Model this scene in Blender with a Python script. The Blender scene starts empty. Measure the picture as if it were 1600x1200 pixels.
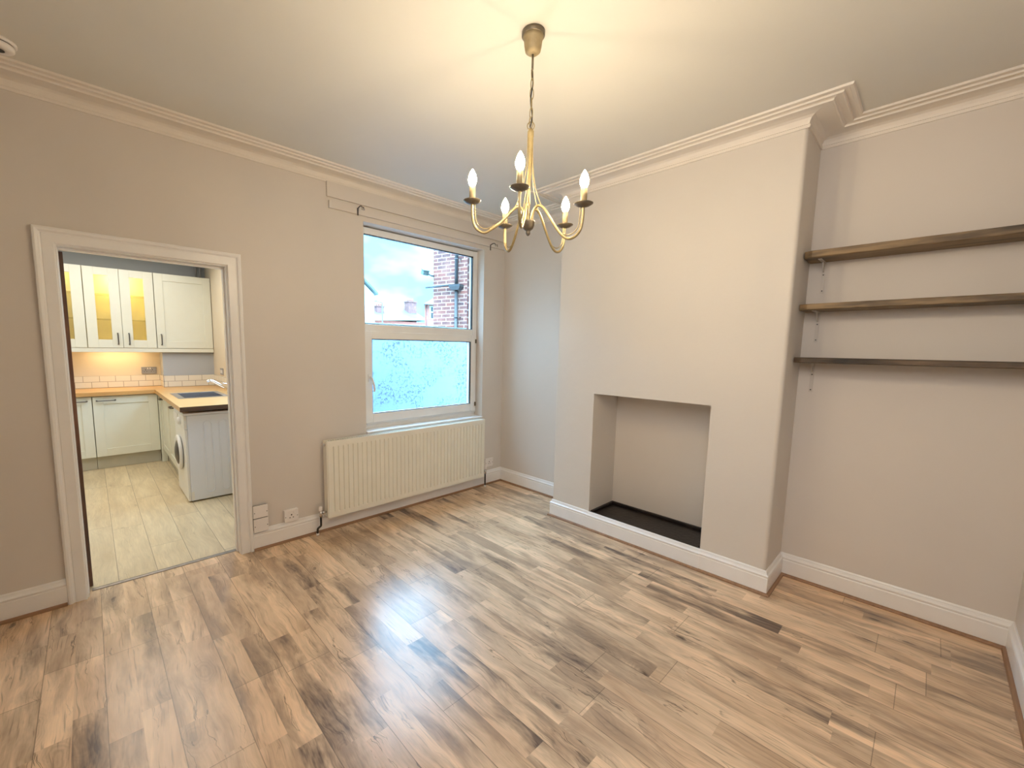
import bpy, bmesh, math, random
from math import sin, cos, pi, radians
from mathutils import Vector, Matrix
random.seed(4)
S = bpy.context.scene
COL = S.collection
H = 2.754

# ------------------------------------------------------------------ materials
def newmat(name):
    m = bpy.data.materials.new(name); m.use_nodes = True
    nt = m.node_tree; nt.nodes.clear()
    out = nt.nodes.new('ShaderNodeOutputMaterial')
    return m, nt, out
def N(nt, t, **kw):
    n = nt.nodes.new(t)
    for k, v in kw.items():
        if k.startswith('i_'):
            n.inputs[int(k[2:])].default_value = v
        else:
            setattr(n, k, v)
    return n
def L(nt, a, b): nt.links.new(a, b)
def math_(nt, op, a, b=None, c=None):
    n = nt.nodes.new('ShaderNodeMath'); n.operation = op
    for i, v in enumerate((a, b, c)):
        if v is None: continue
        if isinstance(v, (int, float)): n.inputs[i].default_value = v
        else: L(nt, v, n.inputs[i])
    return n.outputs[0]
def ramp(nt, fac, stops):
    r = nt.nodes.new('ShaderNodeValToRGB'); e = r.color_ramp.elements
    while len(e) < len(stops): e.new(0.5)
    for i, (p, c) in enumerate(stops):
        e[i].position = p; e[i].color = (c[0], c[1], c[2], 1) if len(c) == 3 else c
    L(nt, fac, r.inputs[0]); return r.outputs[0]
def mix(nt, fac, a, b, mode='MIX'):
    n = nt.nodes.new('ShaderNodeMix'); n.data_type = 'RGBA'; n.blend_type = mode
    for sock, v in ((n.inputs[0], fac), (n.inputs[6], a), (n.inputs[7], b)):
        if isinstance(v, (int, float)): sock.default_value = v
        elif isinstance(v, tuple): sock.default_value = (*v, 1) if len(v) == 3 else v
        else: L(nt, v, sock)
    return n.outputs[2]
def noise(nt, vec, scale, detail=3, rough=.5, w=None):
    n = nt.nodes.new('ShaderNodeTexNoise'); n.inputs['Scale'].default_value = scale
    n.inputs['Detail'].default_value = detail; n.inputs['Roughness'].default_value = rough
    if vec is not None: L(nt, vec, n.inputs['Vector'])
    return n.outputs[0]
def bump(nt, h, strength, dist=.01):
    n = nt.nodes.new('ShaderNodeBump'); n.inputs['Strength'].default_value = strength
    n.inputs['Distance'].default_value = dist; L(nt, h, n.inputs['Height']); return n.outputs[0]
def geo(nt): return nt.nodes.new('ShaderNodeNewGeometry').outputs['Position']
def mapping(nt, vec, sc=(1, 1, 1), rot=(0, 0, 0)):
    n = nt.nodes.new('ShaderNodeMapping'); n.inputs['Scale'].default_value = sc
    n.inputs['Rotation'].default_value = rot; L(nt, vec, n.inputs['Vector']); return n.outputs[0]
def plain(name, c, rough=.5, metal=0, var=.04, nscale=8, bmp=0, bscale=60, emis=None, es=0, coat=0):
    m, nt, out = newmat(name)
    b = N(nt, 'ShaderNodeBsdfPrincipled'); p = geo(nt)
    n = noise(nt, p, nscale)
    lo = tuple(x * (1 - var) for x in c); hi = tuple(min(1, x * (1 + var)) for x in c)
    L(nt, ramp(nt, n, [(.3, lo), (.7, hi)]), b.inputs['Base Color'])
    b.inputs['Roughness'].default_value = rough; b.inputs['Metallic'].default_value = metal
    if coat: b.inputs['Coat Weight'].default_value = coat; b.inputs['Coat Roughness'].default_value = .15
    if bmp: L(nt, bump(nt, noise(nt, p, bscale, 4), bmp), b.inputs['Normal'])
    if emis: b.inputs['Emission Color'].default_value = (*emis, 1); b.inputs['Emission Strength'].default_value = es
    L(nt, b.outputs[0], out.inputs[0]); return m

WALLC = (.70, .65, .60)
def wallmat(name, c=WALLC, lumps=.15):
    m, nt, out = newmat(name); b = N(nt, 'ShaderNodeBsdfPrincipled'); p = geo(nt)
    n = noise(nt, p, 1.3, 3)
    L(nt, ramp(nt, n, [(.3, tuple(x * .975 for x in c)), (.7, tuple(x * 1.02 for x in c))]), b.inputs['Base Color'])
    b.inputs['Roughness'].default_value = .62
    h = math_(nt, 'ADD', math_(nt, 'MULTIPLY', noise(nt, p, 14, 3), lumps), math_(nt, 'MULTIPLY', noise(nt, p, 220, 2), .02))
    L(nt, bump(nt, h, .35, .012), b.inputs['Normal'])
    L(nt, b.outputs[0], out.inputs[0]); return m
M = {}
M['wall'] = wallmat('wall_paint')
M['wall_lumpy'] = wallmat('chimney_paint', (.69, .645, .59), .5)
M['ceiling'] = wallmat('ceiling_paint', (.73, .715, .665), .12)
M['trimw'] = plain('white_gloss_paint', (.88, .87, .86), .32, var=.02, bmp=.05, bscale=25)
M['cornice'] = plain('cornice_paint', (.80, .745, .68), .5, var=.02)
M['upvc'] = plain('white_upvc', (.86, .86, .85), .28, var=.02)
M['rad'] = plain('radiator_enamel', (.86, .83, .73), .35, var=.02)
M['whitepl'] = plain('white_plastic', (.86, .82, .79), .35, var=.02)
M['dark'] = plain('dark_slot', (.03, .025, .02), .6)
M['black'] = plain('black_paint', (.015, .013, .012), .35, var=.3, bmp=.1)
M['hearth'] = plain('hearth_black', (.016, .011, .010), .42, var=.5, nscale=20, bmp=.3, bscale=40)
M['chrome'] = plain('chrome', (.7, .68, .65), .15, 1)
M['steel'] = plain('stainless', (.62, .64, .68), .22, 1)
M['pewter'] = plain('dark_pewter', (.13, .12, .11), .35, .8)
M['brass'] = plain('antique_brass', (.33, .26, .13), .38, .55, var=.15, nscale=60)
M['brassdark'] = plain('aged_brass', (.17, .14, .10), .4, .6, var=.2, nscale=60)
M['candle'] = plain('candle_tube', (.32, .25, .14), .5, .2, var=.1, nscale=60)
M['bulb'] = plain('lit_bulb', (1, .9, .7), .3, emis=(1, .80, .52), es=195)
M['cab'] = plain('cabinet_cream', (.69, .69, .59), .4, var=.015)
M['cabin'] = plain('cabinet_inside', (.85, .76, .46), .5)
M['kick'] = plain('plinth_grey', (.46, .44, .36), .4)
M['kwall'] = wallmat('kitchen_grey_paint', (.40, .42, .44), .1)
M['kwallc'] = wallmat('kitchen_cream_paint', (.66, .58, .45), .1)
M['washer'] = plain('washer_white', (.76, .80, .88), .35, var=.01)
M['washerf'] = plain('washer_front', (.78, .78, .76), .3, var=.01)
M['greymetal'] = plain('socket_metal', (.33, .33, .34), .35, .4)
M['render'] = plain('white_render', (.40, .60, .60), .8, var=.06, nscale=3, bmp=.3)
M['pipeblue'] = plain('downpipe_paint', (.03, .03, .03), .45, var=.2)
M['slate'] = plain('slate_roof', (.09, .12, .11), .7, var=.2, nscale=2)
M['pink'] = plain('pink_brick', (.34, .12, .085), .9, var=.15, nscale=3)
M['chimb'] = plain('chimney_brick', (.18, .09, .08), .9, var=.25, nscale=4)
M['ground'] = plain('yard_concrete', (.5, .5, .5), .9, var=.2)
M['bracket'] = plain('bracket_white', (.62, .57, .52), .4)
M['stripmetal'] = plain('threshold_metal', (.22, .19, .16), .4, .6, var=.2, nscale=30)

def glassmat(name, tint=(1, 1, 1), refl=.06):
    m, nt, out = newmat(name)
    t = N(nt, 'ShaderNodeBsdfTransparent'); t.inputs[0].default_value = (*tint, 1)
    g = N(nt, 'ShaderNodeBsdfGlossy'); g.inputs['Roughness'].default_value = .02
    lw = N(nt, 'ShaderNodeLayerWeight'); lw.inputs[0].default_value = .25
    f = math_(nt, 'MULTIPLY', lw.outputs[0], .35); f = math_(nt, 'ADD', f, refl * .3)
    mx = N(nt, 'ShaderNodeMixShader'); L(nt, f, mx.inputs[0]); L(nt, t.outputs[0], mx.inputs[1]); L(nt, g.outputs[0], mx.inputs[2])
    L(nt, mx.outputs[0], out.inputs[0]); return m
M['glass'] = glassmat('window_glass')
M['cabglass'] = glassmat('cabinet_glass', (.96, .95, .90))

def woodfloor(name, W, LEN, light, mid, darkc, x0=0, rough=.3, knots=1.0, seam=.5, spec=.5, contrast=1.0, half=True):
    m, nt, out = newmat(name); b = N(nt, 'ShaderNodeBsdfPrincipled'); p = geo(nt)
    sp = N(nt, 'ShaderNodeSeparateXYZ'); L(nt, p, sp.inputs[0]); X, Y = sp.outputs[0], sp.outputs[1]
    xs = math_(nt, 'DIVIDE', math_(nt, 'SUBTRACT', X, x0), W); row = math_(nt, 'FLOOR', xs)
    wn = N(nt, 'ShaderNodeTexWhiteNoise', noise_dimensions='1D'); L(nt, row, wn.inputs['W'])
    ys = math_(nt, 'ADD', math_(nt, 'DIVIDE', Y, LEN), wn.outputs[0]); idx = math_(nt, 'FLOOR', ys)
    def wn2(a, bb):
        c = N(nt, 'ShaderNodeCombineXYZ'); L(nt, a, c.inputs[0]); L(nt, bb, c.inputs[1])
        w = N(nt, 'ShaderNodeTexWhiteNoise', noise_dimensions='3D'); L(nt, c.outputs[0], w.inputs['Vector']); return w
    pid = wn2(row, idx)
    # second, half-width strips for the printed joints
    xs2 = math_(nt, 'MULTIPLY', xs, 2); row2 = math_(nt, 'FLOOR', xs2)
    w1 = N(nt, 'ShaderNodeTexWhiteNoise', noise_dimensions='1D'); L(nt, math_(nt, 'ADD', row2, 37.3), w1.inputs['W'])
    idx2 = math_(nt, 'FLOOR', math_(nt, 'ADD', math_(nt, 'DIVIDE', Y, LEN * .62), w1.outputs[0]))
    pid2 = wn2(row2, math_(nt, 'ADD', idx2, .5))
    off = N(nt, 'ShaderNodeVectorMath', operation='SCALE'); off.inputs['Scale'].default_value = 40; L(nt, pid2.outputs[1] if half else pid.outputs[1], off.inputs[0])
    pv = N(nt, 'ShaderNodeVectorMath', operation='ADD'); L(nt, p, pv.inputs[0]); L(nt, off.outputs[0], pv.inputs[1])
    warp = N(nt, 'ShaderNodeTexNoise'); warp.inputs['Scale'].default_value = 2.6; L(nt, pv.outputs[0], warp.inputs['Vector'])
    wv = N(nt, 'ShaderNodeVectorMath', operation='MULTIPLY_ADD'); L(nt, warp.outputs[1], wv.inputs[0]); wv.inputs[1].default_value = (.09, .12, 0); L(nt, pv.outputs[0], wv.inputs[2])
    grain = noise(nt, mapping(nt, wv.outputs[0], (55, 3.2, 55)), 1, 5, .65)
    fine = noise(nt, mapping(nt, wv.outputs[0], (230, 9, 230)), 1, 3, .6)
    soft = noise(nt, mapping(nt, wv.outputs[0], (8, 1.8, 8)), 1, 3, .55)
    # knots: voronoi cells stretched with the grain
    kw_ = N(nt, 'ShaderNodeVectorMath', operation='MULTIPLY_ADD'); wk = N(nt, 'ShaderNodeTexNoise'); wk.inputs['Scale'].default_value = 16; wk.inputs['Detail'].default_value = 3; L(nt, pv.outputs[0], wk.inputs['Vector'])
    L(nt, wk.outputs[1], kw_.inputs[0]); kw_.inputs[1].default_value = (.035, .07, 0); L(nt, wv.outputs[0], kw_.inputs[2])
    vo = N(nt, 'ShaderNodeTexVoronoi'); vo.inputs['Scale'].default_value = 1; L(nt, mapping(nt, kw_.outputs[0], (7.5, 3.0, 7)), vo.inputs['Vector'])
    kd = vo.outputs['Distance']
    rings = N(nt, 'ShaderNodeMath', operation='SINE'); L(nt, math_(nt, 'MULTIPLY', math_(nt, 'ADD', kd, math_(nt, 'MULTIPLY', soft, .25)), 95), rings.inputs[0])
    cellr = N(nt, 'ShaderNodeSeparateColor'); L(nt, vo.outputs['Color'], cellr.inputs[0])
    sel = math_(nt, 'GREATER_THAN', cellr.outputs[0], .66)
    kn = math_(nt, 'MULTIPLY', math_(nt, 'SUBTRACT', 1, math_(nt, 'MINIMUM', math_(nt, 'DIVIDE', kd, .095), 1)), sel)
    halo = math_(nt, 'MULTIPLY', math_(nt, 'POWER', math_(nt, 'SUBTRACT', 1, math_(nt, 'MINIMUM', math_(nt, 'DIVIDE', kd, .52), 1)), 1.3), sel)
    base = ramp(nt, soft, [(.28, mid), (.62, light)])
    tone = math_(nt, 'ADD', math_(nt, 'MULTIPLY', math_(nt, 'SUBTRACT', pid.outputs[0], .5), .28 * contrast), 1)
    if half: tone = math_(nt, 'ADD', tone, math_(nt, 'MULTIPLY', math_(nt, 'SUBTRACT', pid2.outputs[0], .5), .16 * contrast))
    tone = math_(nt, 'MULTIPLY', tone, math_(nt, 'ADD', .74, math_(nt, 'MULTIPLY', grain, .52)))
    tone = math_(nt, 'MULTIPLY', tone, math_(nt, 'ADD', .86, math_(nt, 'MULTIPLY', fine, .28)))
    tc = N(nt, 'ShaderNodeCombineColor');
    for i in range(3): L(nt, tone, tc.inputs[i])
    c = mix(nt, 1.0, base, tc.outputs[0], 'MULTIPLY')
    # smoky dark patches (stronger on some strips) and thin cracks
    big = noise(nt, mapping(nt, wv.outputs[0], (6.5, 1.3, 6)), 1, 5, .65)
    patch = ramp(nt, big, [(.45, (0, 0, 0)), (.63, (1, 1, 1))])
    sc2 = N(nt, 'ShaderNodeSeparateColor'); L(nt, pid2.outputs[1], sc2.inputs[0])
    heavy = math_(nt, 'ADD', .46, math_(nt, 'MULTIPLY', math_(nt, 'POWER', sc2.outputs[1], 2.5), .54))
    streak = math_(nt, 'ADD', .6, math_(nt, 'MULTIPLY', grain, .8))
    c = mix(nt, math_(nt, 'MULTIPLY', math_(nt, 'MULTIPLY', math_(nt, 'MULTIPLY', patch, heavy), streak), knots), c, darkc)
    cn = noise(nt, mapping(nt, kw_.outputs[0], (19, 1.5, 19)), 1, 3, .55)
    line = math_(nt, 'SUBTRACT', 1, math_(nt, 'MINIMUM', math_(nt, 'DIVIDE', math_(nt, 'ABSOLUTE', math_(nt, 'SUBTRACT', cn, .56)), .013), 1))
    lm = ramp(nt, noise(nt, mapping(nt, pv.outputs[0], (5, 2.5, 5)), 1, 3), [(.46, (0, 0, 0)), (.62, (1, 1, 1))])
    c = mix(nt, math_(nt, 'MULTIPLY', math_(nt, 'MULTIPLY', line, lm), .75 * knots), c, tuple(x * .45 for x in darkc))
    fg = ramp(nt, noise(nt, mapping(nt, wv.outputs[0], (120, 5, 120)), 1, 2, .5), [(.60, (0, 0, 0)), (.70, (1, 1, 1))])
    c = mix(nt, math_(nt, 'MULTIPLY', fg, .40 * knots), c, darkc)
    hr = math_(nt, 'MULTIPLY', halo, math_(nt, 'ADD', .62, math_(nt, 'MULTIPLY', rings.outputs[0], .16)))
    c = mix(nt, math_(nt, 'MULTIPLY', hr, .85 * knots), c, darkc)
    c = mix(nt, math_(nt, 'MULTIPLY', math_(nt, 'POWER', kn, .6), .9 * knots), c, tuple(x * .35 for x in darkc))
    # seams
    def edge(v, wd):
        fr = math_(nt, 'FRACT', v); d = math_(nt, 'MINIMUM', fr, math_(nt, 'SUBTRACT', 1, fr)); return math_(nt, 'LESS_THAN', d, wd)
    sm = math_(nt, 'MAXIMUM', edge(xs, .0016 / W), edge(ys, .0014 / LEN))
    c = mix(nt, math_(nt, 'MULTIPLY', sm, seam), c, tuple(x * .28 for x in darkc))
    L(nt, c, b.inputs['Base Color'])
    b.inputs['Roughness'].default_value = rough
    b.inputs['Specular IOR Level'].default_value = spec; b.inputs['IOR'].default_value = 1.5
    h = math_(nt, 'SUBTRACT', math_(nt, 'MULTIPLY', fine, .25), sm)
    L(nt, bump(nt, h, .25, .0012), b.inputs['Normal'])
    L(nt, b.outputs[0], out.inputs[0]); return m
M['floor'] = woodfloor('oak_laminate', .2, 1.25, (.88, .63, .405), (.63, .42, .26), (.125, .085, .065), x0=-2.347, rough=.26, spec=.6)
M['kfloor'] = woodfloor('pale_laminate', .192, 1.28, (.66, .55, .36), (.56, .45, .28), (.34, .25, .15), x0=-3.07, rough=.35, knots=.4, seam=.7, contrast=.5, half=False)

def plankmat(name, c1, c2, dk, along=1, rough=.6, stain=.8):
    m, nt, out = newmat(name); b = N(nt, 'ShaderNodeBsdfPrincipled'); p = geo(nt)
    sc = [55, 55, 55]; sc[along] = 3.2
    g = noise(nt, mapping(nt, p, tuple(sc)), 1, 5, .65)
    s2 = [9, 9, 9]; s2[along] = 1.6
    g2 = noise(nt, mapping(nt, p, tuple(s2)), 1, 4, .6)
    c = ramp(nt, g, [(.3, c2), (.65, c1)])
    c = mix(nt, math_(nt, 'MULTIPLY', ramp(nt, g2, [(.48, (0, 0, 0)), (.66, (1, 1, 1))]), stain), c, dk)
    L(nt, c, b.inputs['Base Color']); b.inputs['Roughness'].default_value = rough
    L(nt, bump(nt, g, .4, .003), b.inputs['Normal']); L(nt, b.outputs[0], out.inputs[0]); return m
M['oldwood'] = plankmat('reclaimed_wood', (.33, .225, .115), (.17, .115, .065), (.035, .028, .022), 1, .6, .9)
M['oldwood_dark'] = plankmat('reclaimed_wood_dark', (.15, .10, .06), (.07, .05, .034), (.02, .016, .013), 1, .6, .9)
M['bead'] = plankmat('beading_wood', (.36, .20, .105), (.24, .13, .07), (.12, .06, .03), 0, .45, .4)
M['worktop'] = plankmat('oak_worktop', (.60, .35, .13), (.50, .28, .10), (.40, .21, .07), 0, .35, .35)
M['worktop_end_shade'] = plankmat('oak_worktop_end_shade', (.12, .065, .035), (.07, .04, .025), (.03, .02, .015), 0, .5, .5)  # dark tones put the shade of the end face into the colour
M['strip'] = plankmat('exposed_edge', (.24, .12, .075), (.15, .075, .05), (.05, .04, .035), 2, .8, .8)

def tilemat():
    m, nt, out = newmat('metro_tiles'); b = N(nt, 'ShaderNodeBsdfPrincipled'); p = geo(nt)
    sp = N(nt, 'ShaderNodeSeparateXYZ'); L(nt, p, sp.inputs[0]); cb = N(nt, 'ShaderNodeCombineXYZ')
    L(nt, math_(nt, 'ADD', sp.outputs[0], sp.outputs[1]), cb.inputs[0]); L(nt, math_(nt, 'SUBTRACT', sp.outputs[2], .905), cb.inputs[1])
    br = N(nt, 'ShaderNodeTexBrick'); L(nt, cb.outputs[0], br.inputs['Vector'])
    br.inputs['Color1'].default_value = (.74, .70, .60, 1); br.inputs['Color2'].default_value = (.72, .68, .58, 1); br.inputs['Mortar'].default_value = (.38, .34, .28, 1)
    br.inputs['Scale'].default_value = 1; br.inputs['Mortar Size'].default_value = .003; br.inputs['Brick Width'].default_value = .15; br.inputs['Row Height'].default_value = .074
    L(nt, br.outputs[0], b.inputs['Base Color']); b.inputs['Roughness'].default_value = .2
    L(nt, b.outputs[0], out.inputs[0]); return m
M['tiles'] = tilemat()
def brickmat():
    m, nt, out = newmat('old_red_brick'); b = N(nt, 'ShaderNodeBsdfPrincipled')
    tc = N(nt, 'ShaderNodeTexCoord'); sp = N(nt, 'ShaderNodeSeparateXYZ'); L(nt, tc.outputs['Object'], sp.inputs[0]); cb = N(nt, 'ShaderNodeCombineXYZ')
    L(nt, math_(nt, 'ADD', sp.outputs[0], sp.outputs[1]), cb.inputs[0]); L(nt, sp.outputs[2], cb.inputs[1])
    br = N(nt, 'ShaderNodeTexBrick'); L(nt, cb.outputs[0], br.inputs['Vector'])
    br.inputs['Color1'].default_value = (.19, .06, .042, 1); br.inputs['Color2'].default_value = (.09, .045, .042, 1); br.inputs['Mortar'].default_value = (.36, .25, .20, 1)
    br.inputs['Scale'].default_value = 1; br.inputs['Mortar Size'].default_value = .009; br.inputs['Brick Width'].default_value = .232; br.inputs['Row Height'].default_value = .078
    n = noise(nt, tc.outputs['Object'], 4, 4)
    c = mix(nt, ramp(nt, n, [(.45, (0, 0, 0)), (.7, (.5, .5, .5))]), br.outputs[0], (.26, .12, .085))
    L(nt, c, b.inputs['Base Color']); b.inputs['Roughness'].default_value = .9
    L(nt, b.outputs[0], out.inputs[0]); return m
M['brick'] = brickmat()
def yardmat():
    m, nt, out = newmat('painted_yard_wall'); b = N(nt, 'ShaderNodeBsdfPrincipled'); p = geo(nt)
    n = noise(nt, p, 24, 6, .8); n2 = noise(nt, p, 3.0, 4)
    f = math_(nt, 'MULTIPLY', ramp(nt, n, [(.50, (0, 0, 0)), (.56, (1, 1, 1))]), ramp(nt, n2, [(.44, (0, 0, 0)), (.58, (1, 1, 1))]))
    c = mix(nt, math_(nt, 'MULTIPLY', f, .9), (.17, .24, .33), (.034, .050, .050))
    L(nt, c, b.inputs['Base Color']); b.inputs['Roughness'].default_value = .8
    L(nt, bump(nt, n, .4, .01), b.inputs['Normal']); L(nt, b.outputs[0], out.inputs[0]); return m
M['yard'] = yardmat()

# ------------------------------------------------------------------ mesh helpers
class MB:
    def __init__(s): s.v = []; s.f = []; s.sm = []
    def add(s, vs, fs, smooth=False):
        o = len(s.v); s.v += [tuple(v) for v in vs]
        for f in fs: s.f.append(tuple(i + o for i in f)); s.sm.append(smooth)
        return s
    def box(s, x0, x1, y0, y1, z0, z1):
        x0, x1 = sorted((x0, x1)); y0, y1 = sorted((y0, y1)); z0, z1 = sorted((z0, z1))
        v = [(x0, y0, z0), (x1, y0, z0), (x1, y1, z0), (x0, y1, z0), (x0, y0, z1), (x1, y0, z1), (x1, y1, z1), (x0, y1, z1)]
        return s.add(v, [(0, 3, 2, 1), (4, 5, 6, 7), (0, 1, 5, 4), (1, 2, 6, 5), (2, 3, 7, 6), (3, 0, 4, 7)])
    def prism(s, poly, z0, z1, f=None):
        f = f or (lambda a, b, c: (a, b, c)); n = len(poly)
        v = [f(a, b, z0) for a, b in poly] + [f(a, b, z1) for a, b in poly]
        fs = [tuple(range(n))[::-1], tuple(range(n, 2 * n))] + [(i, (i + 1) % n, n + (i + 1) % n, n + i) for i in range(n)]
        return s.add(v, fs)
    def tube(s, pts, r, seg=8, cap=True, closed=False):
        P = [Vector(p) for p in pts]; n = len(P); R = r if isinstance(r, (list, tuple)) else [r] * n
        vs = []; fs = []; up = None
        for i in range(n):
            if closed: t = P[(i + 1) % n] - P[i - 1]
            else: t = P[min(i + 1, n - 1)] - P[max(i - 1, 0)]
            t.normalize()
            if up is None:
                up = Vector((0, 0, 1)) if abs(t.z) < .9 else Vector((1, 0, 0))
            a = t.cross(up); a.normalize(); b = a.cross(t); up = b
            for k in range(seg):
                an = 2 * pi * k / seg; vs.append(P[i] + (a * cos(an) + b * sin(an)) * R[i])
        m = n if closed else n - 1
        for i in range(m):
            j = (i + 1) % n
            for k in range(seg):
                k2 = (k + 1) % seg; fs.append((i * seg + k, i * seg + k2, j * seg + k2, j * seg + k))
        if cap and not closed: fs.append(tuple(range(seg))[::-1]); fs.append(tuple((n - 1) * seg + k for k in range(seg)))
        return s.add(vs, fs, True)
    def lathe(s, prof, c=(0, 0, 0), seg=28, axis='z', smooth=True):
        vs = []; fs = []; n = len(prof)
        for r, z in prof:
            for k in range(seg):
                a = 2 * pi * k / seg
                q = (r * cos(a), r * sin(a), z)
                if axis == 'y': q = (q[0], -q[2], q[1])
                if axis == 'x': q = (-q[2], q[0], q[1])
                vs.append((c[0] + q[0], c[1] + q[1], c[2] + q[2]))
        for i in range(n - 1):
            for k in range(seg):
                k2 = (k + 1) % seg; fs.append((i * seg + k, i * seg + k2, (i + 1) * seg + k2, (i + 1) * seg + k))
        fs.append(tuple(range(seg))[::-1]); fs.append(tuple((n - 1) * seg + k for k in range(seg)))
        return s.add(vs, fs, smooth)
    def sweep(s, path, prof, i0=0, i1=None, f=None, side=1, closed=False):
        # profile (offset, height) run along a 2-D path with mitred corners
        f = f or (lambda a, b, c: (a, b, c)); n = len(path); i1 = n - 1 if i1 is None else i1
        def nrm(a, b):
            d = Vector((b[0] - a[0], b[1] - a[1])).normalized(); return Vector((d.y, -d.x)) * side
        rings = []
        for i in range(i0, i1 + 1):
            p = Vector(path[i % n]); pv = path[(i - 1) % n] if (i > 0 or closed) else None; nx = path[(i + 1) % n] if (i < n - 1 or closed) else None
            if pv is None: m = nrm(p, nx)
            elif nx is None: m = nrm(pv, p)
            else:
                a, b = nrm(pv, p), nrm(p, nx); m = (a + b) / (1 + a.dot(b))
            rings.append([f(p.x + m.x * o, p.y + m.y * o, h) for o, h in prof])
        k = len(prof); vs = [v for r in rings for v in r]; fs = []
        for i in range(len(rings) - 1):
            for j in range(k):
                j2 = (j + 1) % k; fs.append((i * k + j, i * k + j2, (i + 1) * k + j2, (i + 1) * k + j))
        fs.append(tuple(range(k))[::-1]); fs.append(tuple((len(rings) - 1) * k + j for j in range(k)))
        return s.add(vs, fs)
    def build(s, name, mat, parent=None, bevel=0, origin=None, mat2=None, seg=2):
        me = bpy.data.meshes.new(name); ox = Vector(origin) if origin else Vector((0, 0, 0))
        me.from_pydata([tuple(Vector(v) - ox) for v in s.v], [], s.f); me.validate()
        for p, sm in zip(me.polygons, s.sm): p.use_smooth = sm
        bm = bmesh.new(); bm.from_mesh(me); bmesh.ops.recalc_face_normals(bm, faces=bm.faces); bm.to_mesh(me); bm.free()
        me.materials.append(mat)
        if mat2: me.materials.append(mat2)
        o = bpy.data.objects.new(name, me); COL.objects.link(o); o.location = ox
        if parent is not None:
            o.parent = parent; o.location = ox - Vector(parent['_o']) if '_o' in parent else ox
            if '_o' in parent: pass
        o['_o'] = tuple(ox)
        if bevel:
            b = o.modifiers.new('bevel', 'BEVEL'); b.width = bevel; b.segments = seg; b.limit_method = 'ANGLE'; b.angle_limit = radians(40)
        return o
def thing(name, label, cat, loc, group=None):
    o = bpy.data.objects.new(name, None); COL.objects.link(o); o.location = loc; o.empty_display_size = .05
    o['_o'] = tuple(loc); o['label'] = label; o['category'] = cat
    if group: o['group'] = group
    return o
def tag(o, label, cat, group=None):
    o['label'] = label; o['category'] = cat
    if group: o['group'] = group
    return o
def st(o): o['kind'] = 'structure'; return o
def part(mb, name, mat, par, **k): return mb.build(name, mat, par, **k)
def spline(pts, n=8):
    P = [Vector(p) for p in pts]; P = [P[0] * 2 - P[1]] + P + [P[-1] * 2 - P[-2]]; o = []
    for i in range(1, len(P) - 2):
        for k in range(n):
            t = k / n; a, b, c, d = P[i - 1:i + 3]
            o.append(.5 * ((2 * b) + (c - a) * t + (2 * a - 5 * b + 4 * c - d) * t * t + (3 * b - a - 3 * c + d) * t ** 3))
    o.append(P[-2]); return o

# ------------------------------------------------------------------ main room shell
XL, YF = -4.6, -3.603                      # hidden left wall, front wall
CX, CA, CB = -.372, -1.016, -2.626         # chimney breast face and its two sides
DL, DR, DT = -3.403, -2.611, 1.98          # doorway opening
WL, WR, WB, WT = -1.634, -.300, .735, 2.462  # window recess
st(MB().box(XL, 0, YF, .085, -.1, 0).build('floor', M['floor']))
st(MB().box(XL - .2, .2, YF - .2, .32, H, H + .15).build('ceiling', M['ceiling']))
w = MB()
w.box(XL - .2, DL - .012, 0, .13, 0, H).box(DR + .012, -1.95, 0, .13, 0, H).box(DL - .012, DR + .012, 0, .13, DT + .012, H)
w.box(-1.95, WL, 0, .166, 0, H).box(WR, .3, 0, .166, 0, H).box(WL, WR, 0, .166, 0, WB).box(WL, WR, 0, .166, WT, H)
st(MB().box(-1.92, WL + .012, .167, .245, -.4, H).box(WR - .012, .3, .167, .245, -.4, H).box(WL + .012, WR - .012, .167, .245, -.4, WB - .04).box(WL + .012, WR - .012, .167, .245, WT - .01, H).build('wall_outside', M['brick']))
st(w.build('wall_back', M['wall']))
st(MB().box(0, .2, YF - .2, .3, -.1, H).build('wall_right', M['wall']))
st(MB().box(XL - .2, XL, YF - .2, .13, -.1, H).build('wall_left', M['wall']))
st(MB().box(XL, 0, YF - .2, YF, -.1, H).build('wall_front', M['wall']))
FY0, FY1, FT = -1.383, -2.248, 1.122
r = .022
c = MB()
c.prism([(0, CA), (CX + .004, CA), (CX, CA - .004), (CX, FY0), (0, FY0)], 0, H)
arc = [(CX + r - r * cos(a), CB + r - r * sin(a)) for a in [pi / 2 * k / 8 for k in range(9)]]
c.prism([(0, FY1), (CX, FY1)] + arc + [(0, CB)], 0, H)
c.box(CX, 0, FY1, FY0, FT, H).box(CX, 0, FY1, FY0, 0, .105)
o = st(c.build('wall_chimney', M['wall_lumpy']))

# cornice
ROOM = [(XL, YF), (XL, 0), (0, 0), (0, CA), (CX, CA), (CX, CB), (0, CB), (0, YF)]
CPROF = [(0, -.070), (.008, -.070), (.010, -.056), (.003, -.050), (.006, -.036), (.014, -.023), (.030, -.015), (.060, -.012), (.098, -.0115),
         (.106, -.0115), (.110, -.020), (.117, -.020), (.120, -.0115), (.128, -.008), (.150, -.008), (.153, -.015), (.159, -.015), (.162, -.006), (.182, -.005), (.185, -.011), (.198, -.010), (.2025, -.0005), (0, -.0005)]
cp = [(o_, H + h) for o_, h in CPROF]
segs = [('trim_1', 0, 1), ('trim_2', 1, 2), ('trim_3', 2, 3), ('trim_4', 3, 6), ('trim_5', 6, 7), ('trim_6', 7, 8)]
for nm, a, b in segs:
    st(MB().sweep(ROOM, cp, a, b, closed=True).build(nm, M['cornice']))
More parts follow.
